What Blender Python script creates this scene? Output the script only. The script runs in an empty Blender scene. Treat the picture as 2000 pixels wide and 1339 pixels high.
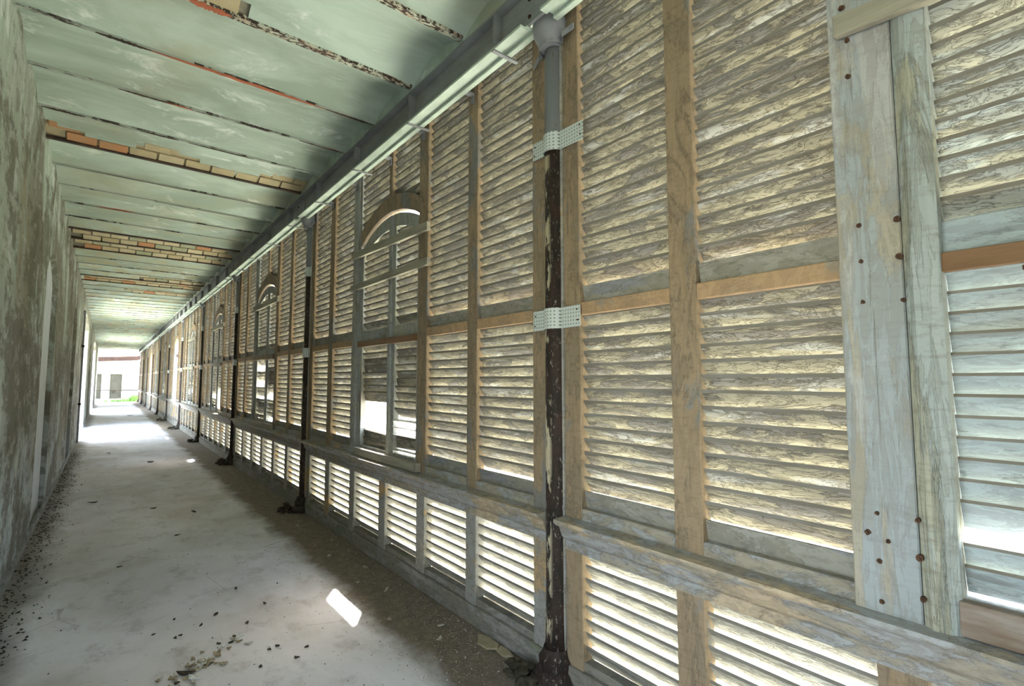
import bpy, bmesh, math, random
from mathutils import Vector, Matrix
random.seed(11)
S = bpy.context.scene
COL = S.collection

# ------------------------------------------------------------------ camera
cam_d = bpy.data.cameras.new('camera'); cam = bpy.data.objects.new('camera', cam_d); COL.objects.link(cam)
cam_d.sensor_fit = 'HORIZONTAL'; cam_d.sensor_width = 36; cam_d.lens = 979.34 / 2000 * 36
cam_d.clip_start = 0.02; cam_d.clip_end = 400
YAW, PITCH = 0.6788, 0.074
fw = Vector((math.sin(YAW) * math.cos(PITCH), math.cos(YAW) * math.cos(PITCH), math.sin(PITCH)))
cam.location = (-1.8495, -1.8193, 1.5)
cam.rotation_euler = fw.to_track_quat('-Z', 'Y').to_euler()
S.camera = cam

# ------------------------------------------------------------------ light
w = bpy.data.worlds.new('world'); S.world = w; w.use_nodes = True
nt = w.node_tree; nt.nodes.clear()
wo = nt.nodes.new('ShaderNodeOutputWorld'); bg = nt.nodes.new('ShaderNodeBackground')
sky = nt.nodes.new('ShaderNodeTexSky'); sky.sky_type = 'NISHITA'; sky.sun_disc = False
sky.sun_elevation = math.radians(48); sky.air_density = 1.4; sky.dust_density = 3.5; sky.ozone_density = 1.0
sky.sun_rotation = math.radians(34)
hsv = nt.nodes.new('ShaderNodeHueSaturation'); hsv.inputs['Saturation'].default_value = 0.75
nt.links.new(sky.outputs[0], hsv.inputs['Color']); nt.links.new(hsv.outputs[0], bg.inputs[0])
bg.inputs[1].default_value = 0.55
nt.links.new(bg.outputs[0], wo.inputs[0])
sun_d = bpy.data.lights.new('sun', 'SUN'); sun_d.energy = 13.0; sun_d.angle = math.radians(1.2); sun_d.color = (1, .98, .955)
sun = bpy.data.objects.new('sun', sun_d); COL.objects.link(sun)
sun.rotation_euler = Vector((-0.49, -0.73, -1.0)).to_track_quat('-Z', 'Y').to_euler()
sun.location = (10, 20, 20)
S.view_settings.view_transform = 'Standard'; S.view_settings.look = 'None'
S.view_settings.gamma = 1.0; S.view_settings.use_curve_mapping = False
S.view_settings.exposure = 2.65
S.cycles.max_bounces = 14; S.cycles.diffuse_bounces = 10; S.cycles.use_denoising = True
S.cycles.sample_clamp_indirect = 12.0

# ------------------------------------------------------------------ layout (metres)
P = 4.19                      # bay length
def C0(b): return .085 + P * (b - 1)    # centre of the column at the near end of bay b
WX = -2.36                    # inner face of the left wall
YEND = C0(11); YBACK = C0(-1)
Z_SILL, Z_RAIL0, Z_RAIL1, Z_HEAD = .815, 1.825, 1.89, 3.545
JY0, JP = .70, .667           # first joist, joist spacing
JZ = 3.62

# ------------------------------------------------------------------ materials
class M:
    def __init__(s, name, rough=.85):
        s.m = bpy.data.materials.new(name); s.m.use_nodes = True
        s.t = s.m.node_tree; s.b = s.t.nodes['Principled BSDF']
        s.b.inputs['Roughness'].default_value = rough
        s.b.inputs['Specular IOR Level'].default_value = .25
        s.g = s.t.nodes.new('ShaderNodeNewGeometry')
    def pos(s, sc=(1, 1, 1), off=(0, 0, 0)):
        n = s.t.nodes.new('ShaderNodeMapping'); n.inputs['Scale'].default_value = sc; n.inputs['Location'].default_value = off
        s.t.links.new(s.g.outputs['Position'], n.inputs[0]); return n.outputs[0]
    def noise(s, sc=(1, 1, 1), scale=1, detail=6, rough=.6, off=(0, 0, 0), dist=0):
        n = s.t.nodes.new('ShaderNodeTexNoise'); s.t.links.new(s.pos(sc, off), n.inputs['Vector'])
        n.inputs['Scale'].default_value = scale; n.inputs['Detail'].default_value = detail; n.inputs['Roughness'].default_value = rough
        n.inputs['Distortion'].default_value = dist
        return n.outputs['Fac']
    def voro(s, sc=(1, 1, 1), scale=1, feature='F1'):
        n = s.t.nodes.new('ShaderNodeTexVoronoi'); s.t.links.new(s.pos(sc), n.inputs['Vector']); n.feature = feature
        n.inputs['Scale'].default_value = scale; return n.outputs['Distance']
    def ramp(s, f, lo, hi):
        n = s.t.nodes.new('ShaderNodeMapRange'); s.t.links.new(f, n.inputs[0]); n.clamp = True
        n.inputs[1].default_value = lo; n.inputs[2].default_value = hi; return n.outputs[0]
    def math(s, op, a, b=0.0):
        n = s.t.nodes.new('ShaderNodeMath'); n.operation = op
        for i, v in enumerate((a, b)):
            if isinstance(v, (int, float)): n.inputs[i].default_value = v
            else: s.t.links.new(v, n.inputs[i])
        return n.outputs[0]
    def axis(s, a):
        n = s.t.nodes.new('ShaderNodeSeparateXYZ'); s.t.links.new(s.g.outputs['Position'], n.inputs[0]); return n.outputs[a]
    def mix(s, f, a, b):
        n = s.t.nodes.new('ShaderNodeMix'); n.data_type = 'RGBA'
        if isinstance(f, (int, float)): n.inputs[0].default_value = f
        else: s.t.links.new(f, n.inputs[0])
        for i, v in ((6, a), (7, b)):
            if isinstance(v, tuple): n.inputs[i].default_value = (*v[:3], 1)
            else: s.t.links.new(v, n.inputs[i])
        return n.outputs[2]
    def color(s, c):
        if isinstance(c, tuple): s.b.inputs['Base Color'].default_value = (*c[:3], 1)
        else: s.t.links.new(c, s.b.inputs['Base Color'])
    def bump(s, h, strength=.4, dist=.004):
        n = s.t.nodes.new('ShaderNodeBump'); n.inputs['Strength'].default_value = strength; n.inputs['Distance'].default_value = dist
        s.t.links.new(h, n.inputs['Height'])
        prev = getattr(s, '_bn', None)
        if prev: s.t.links.new(prev, n.inputs['Normal'])
        s._bn = n.outputs[0]; s.t.links.new(n.outputs[0], s.b.inputs['Normal'])
    def metal(s, v): s.b.inputs['Metallic'].default_value = v

def peel(name, under, over, third, sc, cover=.5, dirt=.5, rims=.45, bump=1.0, grain=0.0):
    """old oil paint in layers: bare or first coat under, top coat over, patches of a third tone"""
    m = M(name)
    big = m.noise(sc, 1, 8, .68, dist=.6)
    k = m.ramp(big, cover - .025, cover + .025)
    c = m.mix(k, under, over)
    t = m.ramp(m.noise((sc[0] * .8, sc[1] * .6, sc[2] * .8), 1, 5, .6, (7, 3, 5), .4), .57, .61)
    c = m.mix(t, c, third)
    d = m.ramp(m.noise((9, 9, 30), 1.6, 6, .7, (2, 9, 1)), .50, .75)
    c = m.mix(m.math('MULTIPLY', d, dirt), c, (under[0] * .38, under[1] * .34, under[2] * .3))
    fl = m.noise((sc[0] * 4, sc[1] * 3.2, sc[2] * 2.4), 1, 6, .72, dist=1.2)
    # curled rims: crack line with shadow painted in, where one coat breaks over the other
    rim = m.math('MULTIPLY', m.ramp(m.math('ABSOLUTE', m.math('SUBTRACT', big, cover + .012)), .014, .004), rims)
    c = m.mix(rim, c, (under[0] * .30, under[1] * .27, under[2] * .25))
    flk = m.ramp(fl, .50, .53)
    c = m.mix(m.math('MULTIPLY', flk, .30), c, (under[0] * .55, under[1] * .54, under[2] * .53))
    if grain: 
        g = m.ramp(m.noise((38, 38, 1.1), 1, 6, .7, (1, 1, 1), .3), .62, .65)
        c = m.mix(m.math('MULTIPLY', g, grain), c, (.10, .10, .075))
    m.color(c)
    m.bump(k, bump, .006)
    m.bump(flk, bump * .8, .004)
    m.bump(fl, bump * .5, .01)
    return m.m

def simple(name, a, b, sc=(3, 3, 3), lo=.4, hi=.6, bump=.2, rough=.85, metal=0):
    m = M(name, rough); m.color(m.mix(m.ramp(m.noise(sc, 1, 7, .65), lo, hi), a, b))
    m.bump(m.noise((sc[0] * 6, sc[1] * 6, sc[2] * 6), 1, 5, .7), bump, .003); m.metal(metal); return m.m
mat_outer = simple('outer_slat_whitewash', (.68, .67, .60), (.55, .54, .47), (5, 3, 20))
mat_edge = simple('shaded_slat_edge', (.165, .145, .115), (.21, .195, .17), (6, 3, 30))  # shade of the unlit inner slat edge, put into its colour
CREAM = (.315, .285, .215); MAUVE = (.185, .172, .158); PALE = (.38, .37, .345)
mat_slat = peel('peeling_slat_paint', CREAM, MAUVE, PALE, (6, 3.2, 17), .52, .75)
mat_slat_low = peel('pale_slat_paint', (.45, .43, .37), (.33, .32, .29), (.52, .52, .49), (6, 3.2, 17), .52, .6)
mat_slat_blue = peel('pale_blue_slat_paint', (.30, .335, .345), (.33, .38, .40), (.24, .26, .26), (4, 2.2, 12), .42, .4, bump=.35)
mat_slat_post = peel('door_upper_slat_paint', (.38, .365, .30), (.29, .30, .285), (.42, .46, .46), (4, 2.6, 12), .5, .4)
mat_ochre = peel('ochre_frame_paint', (.29, .213, .137), (.24, .185, .125), (.20, .195, .185), (9, 7, 2.2), .52, .55, bump=.3)
mat_rail = peel('middle_rail_ochre', (.40, .265, .155), (.35, .245, .155), (.29, .25, .20), (9, 4, 4), .52, .35, bump=.25, rims=.2)
mat_grey_frame = peel('grey_frame_paint', (.34, .31, .26), (.29, .28, .265), (.42, .29, .16), (9, 5, 4), .45, .7, bump=.35)
mat_post = peel('pale_blue_post_paint', (.36, .325, .265), (.32, .34, .35), (.40, .395, .38), (5, 7, 1.3), .47, .3, bump=.35, grain=.5, rims=.12)
mat_gouged = peel('gouged_moulding_paint', (.34, .33, .26), (.33, .36, .35), (.37, .39, .37), (9, 9, 1.1), .47, .6, bump=.6, grain=.6, rims=.3)
mat_sill = peel('sill_paint', (.33, .29, .23), (.33, .33, .33), (.46, .36, .25), (8, 3, 8), .5, .8, bump=.4)
mat_sole = peel('sole_plate_paint', (.22, .20, .165), (.27, .255, .235), (.20, .21, .15), (8, 3, 8), .5, .8, bump=.4)
mat_door = peel('door_frame_paint', (.37, .36, .31), (.33, .34, .335), (.24, .22, .19), (9, 7, 2.0), .48, .6, bump=.4, grain=.5)
mat_board = peel('infill_board_paint', (.27, .25, .21), (.30, .285, .25), (.24, .24, .25), (6, 3, 9), .5, .6, bump=.2)

mat_plank = simple('weathered_plank_wood', (.33, .30, .23), (.24, .22, .18), (6, 2, 26))
mat_brown = simple('brown_painted_bar', (.145, .078, .036), (.19, .105, .052), (6, 3, 26), rough=.6)
mat_iron = simple('grey_painted_iron', (.25, .255, .275), (.20, .20, .21), (5, 5, 5), rough=.7)
mat_beam = simple('grey_painted_beam', (.25, .262, .265), (.18, .18, .18), (4, 3, 9), .42, .7, rough=.75)
mat_flange = simple('green_lit_flange', (.48, .56, .48), (.40, .46, .40), (14, 6, 6), rough=.8)  # green ground light from below, put into the flange and soffit colour
mat_nail = simple('rusted_nail_iron', (.045, .026, .018), (.10, .05, .028), (60, 60, 60))
mat_dark = simple('dark_debris', (.025, .02, .014), (.06, .05, .035), (30, 30, 30))

def rust_column(name, cream, cov, top=None):
    m = M(name, .7)
    base = m.mix(m.ramp(m.noise((22, 22, 9), 1, 6, .7), .4, .62), (.016, .012, .010), (.040, .023, .017))
    sp = m.ramp(m.noise((70, 70, 30), 1, 5, .75), .60, .64)
    c = m.mix(sp, base, (.26, .23, .19))
    if top is not None:      # paint left on the upper shaft, down to a ragged edge
        e = m.math('ADD', m.axis('Z'), m.math('MULTIPLY', m.noise((20, 20, 14), 1, 4, .6), .02))
        c = m.mix(m.ramp(e, top, top + .012), c, m.mix(m.ramp(m.noise((40, 40, 10), 1, 5, .7), .62, .7), (.215, .22, .245), (.16, .10, .06)))
    # cream coat that survives on the flank turned to the corridor's far end
    k = m.ramp(m.noise((11, 11, 4.2), 1, 5, .6, (1, 4, 2)), cov, cov + .03)
    side = m.t.nodes.new('ShaderNodeSeparateXYZ'); m.t.links.new(m.g.outputs['Normal'], side.inputs[0])
    k = m.math('MULTIPLY', k, m.ramp(m.math('SUBTRACT', side.outputs['Y'], side.outputs['X']), .55, 1.0))
    if top is not None: k = m.math('MULTIPLY', k, m.math('LESS_THAN', m.axis('Z'), top - .1))
    c = m.mix(k, c, cream)
    m.color(c); m.bump(m.noise((60, 60, 40), 1, 5, .7), .5, .003); m.bump(k, .6, .003)
    return m.m
mat_col = rust_column('rusty_column_paint', (.48, .41, .29), .53, 2.80)

m = M('perforated_steel', .5)
hx = m.math('ABSOLUTE', m.math('SINE', m.math('MULTIPLY', m.axis('Y'), 170)))
hz = m.math('ABSOLUTE', m.math('SINE', m.math('MULTIPLY', m.axis('Z'), 170)))
hole = m.math('GREATER_THAN', m.math('MULTIPLY', hx, hz), .80)
m.color(m.mix(hole, m.mix(m.ramp(m.noise((8, 8, 8), 1, 4), .6, .8), (.50, .54, .52), (.40, .38, .33)), (.17, .17, .15))); m.bump(m.math('SUBTRACT', 1.0, hole), .5, .002)
mat_strap = m.m

# plaster of the vaults
m = M('ceiling_plaster')
n1 = m.noise((.9, 2.6, 3), 1, 7, .6, dist=.5)
c = m.mix(m.ramp(n1, .40, .60), (.29, .35, .295), (.42, .505, .445))
c = m.mix(m.ramp(m.noise((2.2, 5, 5), 1, 8, .7, (4, 1, 0), .5), .57, .66), c, (.60, .66, .61))
c = m.mix(m.math('MULTIPLY', m.ramp(m.noise((.7, 1.1, 1), 1, 6, .6, (9, 2, 3)), .53, .72), .75), c, (.30, .285, .19))
far = m.ramp(m.axis('Y'), 3.5, 10.0)
c = m.mix(m.math('MULTIPLY', m.ramp(m.noise((3, 7, 4), 1, 7, .7, (1, 8, 3)), .46, .60), m.math('MULTIPLY', far, .75)), c, (.38, .34, .20))
m.color(c); m.bump(m.noise((7, 14, 14), 1, 8, .7), .25, .01); m.bump(m.ramp(m.noise((2.2, 5, 5), 1, 8, .7, (4, 1, 0), .5), .60, .62), .5, .004)
mat_plaster = m.m

m = M('joist_line')
k1 = m.ramp(m.noise((1.3, 3, 3), 1, 5, .7), .52, .56)
edge = m.ramp(m.noise((9, 40, 5), 1, 6, .7), .45, .5)
c = m.mix(m.math('MULTIPLY', k1, edge), (.33, .37, .32), (.045, .035, .028))
red = m.ramp(m.noise((.8, 2.2, 1), 1, 3, .5, (3, 2, 5)), .64, .68)
c = m.mix(m.math('MULTIPLY', red, m.ramp(m.noise((6, 30, 5), 1, 5, .7, (3, 3, 3)), .36, .42)), c, (.40, .115, .06))
m.color(c); m.bump(edge, .6, .004)
mat_joist = m.m
m = M('speckled_joist_paint')
sp = m.ramp(m.noise((26, 60, 20), 1, 6, .75), .49, .52)
m.color(m.mix(sp, (.055, .035, .028), m.mix(m.ramp(m.noise((7, 30, 9), 1, 4), .5, .6), (.50, .52, .42), (.42, .30, .22)))); m.bump(sp, .8, .004)
mat_joist_speck = m.m
mat_joist_black = simple('rusted_joist_flange', (.03, .022, .018), (.08, .05, .035), (6, 20, 10))
mat_joist_red = simple('red_lead_joist_flange', (.42, .12, .06), (.30, .10, .055), (6, 20, 10), .35, .65)

def brickmat(name, a, b): return simple(name, a, b, (8, 8, 8), .35, .65, .4)
mat_bricks = [brickmat('tan_brick', (.44, .36, .22), (.36, .31, .20)), brickmat('pale_brick', (.50, .43, .29), (.40, .36, .24)),
              brickmat('orange_brick', (.46, .21, .10), (.40, .24, .13)), brickmat('green_stained_brick', (.35, .37, .25), (.30, .30, .20))]
mat_mortar = simple('brick_mortar', (.25, .235, .18), (.18, .165, .125), (9, 9, 9))

# left wall
m = M('left_wall_plaster')
hgt = m.axis('Z')
st = m.noise((1, .8, .5), 1, 10, .72, dist=.8)
base = m.mix(m.ramp(hgt, .9, 2.3), (.48, .55, .59), (.42, .49, .42))
base = m.mix(m.ramp(m.noise((3, 2, 1.3), 1, 7, .7, (5, 1, 0)), .53, .58), base, (.60, .65, .62))
near = m.ramp(m.axis('Y'), 2.6, 3.6)
c = m.mix(m.math('MULTIPLY', m.ramp(st, .40, .50), m.math('MULTIPLY', m.math('ADD', .30, m.math('MULTIPLY', m.ramp(m.math('ADD', hgt, m.math('MULTIPLY', m.axis('Y'), .12)), .9, 2.2), .55)), m.math('ADD', .45, m.math('MULTIPLY', near, .55)))), base, (.155, .135, .095))
c = m.mix(m.math('MULTIPLY', m.ramp(m.noise((2, 1.6, .55), 1, 9, .74, (3, 7, 1)), .54, .62), .75), c, (.23, .205, .13))
c = m.mix(m.math('MULTIPLY', m.ramp(m.noise((1, .9, 1.3), 1, 10, .76, (4, 4, 1)), .49, .54), .75), c, (.105, .092, .062))
c = m.mix(m.math('MULTIPLY', m.ramp(m.noise((3, 2.0, 5.5), 1, 8, .78, (8, 4, 1)), .56, .60), .6), c, (.42, .44, .40))
c = m.mix(m.math('MULTIPLY', m.ramp(m.noise((9, 5, 11), 1, 8, .75, (1, 2, 8)), .57, .62), .6), c, (.06, .055, .042))
m.color(c); m.bump(m.noise((9, 9, 5), 1, 8, .72), .5, .012); m.bump(m.ramp(st, .43, .56), .3, .006)
mat_lwall = m.m
mat_niche = simple('pale_niche_plaster', (.56, .60, .63), (.66, .70, .73), (6, 6, 3), .4, .6, .4)
m = M('left_baseboard'); m.color(m.mix(m.ramp(m.noise((6, 6, 9), 1, 6, .7), .4, .6), (.30, .33, .34), (.17, .17, .15))); mat_skirt = m.m

# floor
m = M('concrete_floor', .8)
n = m.noise((1.2, .8, 1), 1, 8, .6, dist=.4)
c = m.mix(m.ramp(n, .38, .62), (.53, .505, .51), (.70, .69, .74))
c = m.mix(m.math('MULTIPLY', m.ramp(m.noise((5, 3.5, 5), 1, 8, .75, (3, 3, 0)), .52, .70), .5), c, (.20, .185, .165))
c = m.mix(m.math('MULTIPLY', m.ramp(m.noise((30, 30, 5), 1, 4, .7), .67, .70), .6), c, (.12, .11, .10))
crk = m.voro((1.1, .9, 1), 1.3, 'DISTANCE_TO_EDGE')
crk2 = m.math('MULTIPLY', m.math('LESS_THAN', m.math('ADD', crk, m.math('MULTIPLY', m.noise((9, 9, 9), 1, 4), .02)), .014), m.math('GREATER_THAN', m.noise((1, 1, 1), 1.2, 3, .5, (8, 8, 0)), .54))
c = m.mix(m.math('MULTIPLY', crk2, .3), c, (.12, .11, .10))
wob = m.math('MULTIPLY', m.math('SUBTRACT', m.noise((3, 2.2, 1), 1, 7, .7), .5), .42)
dz = m.ramp(m.math('ADD', m.axis('X'), wob), -.56, -.40)
soil = m.mix(m.ramp(m.noise((14, 14, 5), 1, 7, .7), .38, .62), (.115, .088, .058), (.20, .155, .105))
soil = m.mix(m.ramp(m.noise((60, 60, 5), 1, 4, .8), .60, .66), soil, (.34, .31, .25))
c = m.mix(m.math('MULTIPLY', dz, .93), c, soil)
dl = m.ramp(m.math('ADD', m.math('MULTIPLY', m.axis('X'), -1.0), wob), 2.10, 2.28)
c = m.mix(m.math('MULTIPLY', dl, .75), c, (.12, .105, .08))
m.color(c); m.bump(m.noise((24, 24, 8), 1, 7, .7), .25, .004); m.bump(m.math('MULTIPLY', dz, m.noise((70, 70, 8), 1, 5, .8)), .8, .01)
mat_floor = m.m
mat_grass = simple('sunlit_grass', (.285, .29, .225), (.33, .335, .26), (2, 2, 2), bump=.5)
mat_leaf = simple('weed_leaves', (.10, .22, .05), (.16, .30, .08), (9, 9, 9))
mat_white = simple('white_render', (.60, .61, .59), (.46, .46, .42), (.5, 1, .6), .5, .75)
mat_gdoor = simple('faded_grey_door', (.075, .066, .048), (.06, .054, .04), (2, 2, 2))
mat_roof = simple('brown_roof_tiles', (.035, .02, .016), (.06, .032, .025), (4, 4, 4))
mat_chip = simple('paint_flake', (.50, .48, .44), (.26, .21, .15), (25, 25, 25), .45, .55)
mat_chipw = simple('white_flake', (.72, .74, .74), (.60, .62, .60), (25, 25, 25))
mat_tile = simple('tan_tile_piece', (.29, .235, .155), (.35, .29, .20), (20, 20, 20))

# ------------------------------------------------------------------ mesh helpers
def nb(): return bmesh.new()
def box(bm, x0, x1, y0, y1, z0, z1, bev=0.0):
    r = bmesh.ops.create_cube(bm, size=1)
    for v in r['verts']:
        v.co = Vector(((x0 + x1) / 2 + v.co.x * (x1 - x0), (y0 + y1) / 2 + v.co.y * (y1 - y0), (z0 + z1) / 2 + v.co.z * (z1 - z0)))
    if bev:
        es = {e for v in r['verts'] for e in v.link_edges}
        bmesh.ops.bevel(bm, geom=list(es), offset=bev, segments=1, affect='EDGES')
    return bm
def prism(bm, prof, axis, a0, a1):
    """extrude a closed 2-D profile; axis 'Y': profile in (x,z); axis 'X': profile in (y,z); axis 'Z': (x,y)"""
    def mk(u, v, a): return {'Y': (u, a, v), 'X': (a, u, v), 'Z': (u, v, a)}[axis]
    A = [bm.verts.new(mk(u, v, a0)) for u, v in prof]; B = [bm.verts.new(mk(u, v, a1)) for u, v in prof]
    n = len(prof); fs = [bm.faces.new(A), bm.faces.new(B[::-1])]
    for i in range(n): fs.append(bm.faces.new((A[i], B[i], B[(i + 1) % n], A[(i + 1) % n])))
    bmesh.ops.recalc_face_normals(bm, faces=fs)
    return bm
def lathe(bm, prof, cx, cy, seg=28, sy=1):
    rings = []
    for r, z in prof: rings.append([bm.verts.new((cx + r * math.cos(2 * math.pi * i / seg), cy + sy * r * math.sin(2 * math.pi * i / seg), z)) for i in range(seg)])
    for a, b in zip(rings, rings[1:]):
        for i in range(seg): bm.faces.new((a[i], a[(i + 1) % seg], b[(i + 1) % seg], b[i]))
    bm.faces.new(rings[0][::-1]); bm.faces.new(rings[-1])
    bmesh.ops.recalc_face_normals(bm, faces=bm.faces)
    return bm
def arch_z(y, yc, half, zs, rise):
    R = (half * half + rise * rise) / (2 * rise); d = min(abs(y - yc), half)
    return zs + rise - R + math.sqrt(max(R * R - d * d, 0))
def arch_band(bm, x0, x1, yc, half, zs, rise, ztop, n=16, hmax=None):
    """solid between an arch and the level ztop (or a parallel arch ztop above it when hmax)"""
    for i in range(n):
        ya = yc - half + 2 * half * i / n; yb = ya + 2 * half / n
        za, zb = arch_z(ya, yc, half, zs, rise), arch_z(yb, yc, half, zs, rise)
        ta, tb = (za + ztop, zb + ztop) if hmax else (ztop, ztop)
        prism(bm, [(ya, za), (yb, zb), (yb, tb), (ya, ta)], 'X', x0, x1)
    bmesh.ops.remove_doubles(bm, verts=bm.verts, dist=1e-5)
    return bm
def shade(me, smooth):
    if smooth:
        for p in me.polygons: p.use_smooth = True
def obj(name, bm, mat, parent=None, label=None, kind=None, smooth=False, cat=None, group=None):
    me = bpy.data.meshes.new(name); bm.to_mesh(me); bm.free(); me.materials.append(mat); shade(me, smooth)
    return place(name, me, parent, label, kind, cat, group)
def place(name, me, parent=None, label=None, kind=None, cat=None, group=None, loc=None, rot=None):
    o = bpy.data.objects.new(name, me); COL.objects.link(o)
    if loc is not None: o.location = loc
    if rot is not None: o.rotation_euler = rot
    if parent:
        o.parent = parent; o.matrix_parent_inverse = Matrix.Translation(base_of(parent)).inverted()
    if label: o['label'] = label
    if kind: o['kind'] = kind
    if cat: o['category'] = cat
    if group: o['group'] = group
    return o
def base_of(o):
    v = Vector(o.location)
    return v
def thing(name, label, cat, loc, group=None):
    o = bpy.data.objects.new(name, None); COL.objects.link(o); o.location = loc; o.empty_display_size = .1
    o['label'] = label; o['category'] = cat
    if group: o['group'] = group
    return o
def structure(name, loc=(0, 0, 0)):
    o = bpy.data.objects.new(name, None); COL.objects.link(o); o.location = loc; o['kind'] = 'structure'; return o

# ------------------------------------------------------------------ slats
SP = .0607; SH, SD, ST = .070, .054, .0135      # pitch, height, depth, thickness
_slat_me = {}
def slat_mesh(L, mat, h=SH, d=SD):
    key = (round(L, 3), mat.name, h, d)
    if key not in _slat_me:
        bm = nb(); e = ST if d > .03 else .009
        # blunt inner edge high, outer edge low: the blade sheds rain outwards; its weather side is whitewashed
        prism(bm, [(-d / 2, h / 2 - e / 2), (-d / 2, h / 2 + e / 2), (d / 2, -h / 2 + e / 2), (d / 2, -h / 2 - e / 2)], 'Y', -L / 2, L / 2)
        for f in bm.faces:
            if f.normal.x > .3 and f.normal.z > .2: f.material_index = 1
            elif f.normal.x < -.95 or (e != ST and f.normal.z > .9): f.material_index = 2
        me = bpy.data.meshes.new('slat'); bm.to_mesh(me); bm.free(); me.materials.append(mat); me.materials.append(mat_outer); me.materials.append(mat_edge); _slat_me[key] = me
    return _slat_me[key]
def slats(parent, y0, y1, z0, z1, mat, single, xoff=.0, jitter=1.5, skip=(), tilt=None, h=SH, d=SD, pitch=SP, zcut=None):
    n = max(1, round((z1 - z0) / pitch)); p = (z1 - z0) / n
    me = slat_mesh(y1 - y0 + .012, mat, h, d); far = []
    for i in range(n):
        if i in skip: continue
        z = z0 + p * (i + .5)
        ty = math.radians(random.gauss(0, jitter)); tx = math.radians(random.gauss(0, .12 * jitter))
        if tilt and i in tilt: ty += math.radians(tilt[i][0]); tx += math.radians(tilt[i][1])
        loc = (xoff + .006 + d / 2, (y0 + y1) / 2, z)
        if single: place('slat', me, parent, loc=loc, rot=(tx, ty, 0))
        else: far.append((loc, tx, ty))
    if far:
        bm = nb()
        for loc, tx, ty in far:
            k = len(bm.verts); bm.from_mesh(me); bm.verts.ensure_lookup_table()
            R = Matrix.Translation(loc) @ Matrix.Rotation(ty, 4, 'Y') @ Matrix.Rotation(tx, 4, 'X')
            for v in bm.verts[k:]: v.co = R @ v.co
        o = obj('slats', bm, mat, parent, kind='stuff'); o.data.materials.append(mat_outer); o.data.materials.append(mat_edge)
def arch_slats(parent, y0, y1, z0, z1, yc, half, zs, rise, mat, single):
    """slats above the door arch, cut to the arch at their lower ends"""
    n = round((z1 - z0) / SP); p = (z1 - z0) / n
    if not single:
        slats(parent, y0, y1, arch_z((y0 + y1) / 2, yc, half, zs, rise) + .08, z1, mat, False); return
    for i in range(n):
        z = z0 + p * (i + .5)
        ya, yb = y0, y1
        ys = [y0 + (y1 - y0) * k / 20 for k in range(21)]
        ok = [y for y in ys if z > arch_z(y, yc, half, zs, rise) + .05]
        if len(ok) < 4: continue
        ya, yb = min(ok), max(ok)
        place('slat', slat_mesh(round(yb - ya, 2), mat), parent, loc=(.006 + SD / 2, (ya + yb) / 2, z), rot=(0, math.radians(random.gauss(0, 1.2)), 0))

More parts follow.
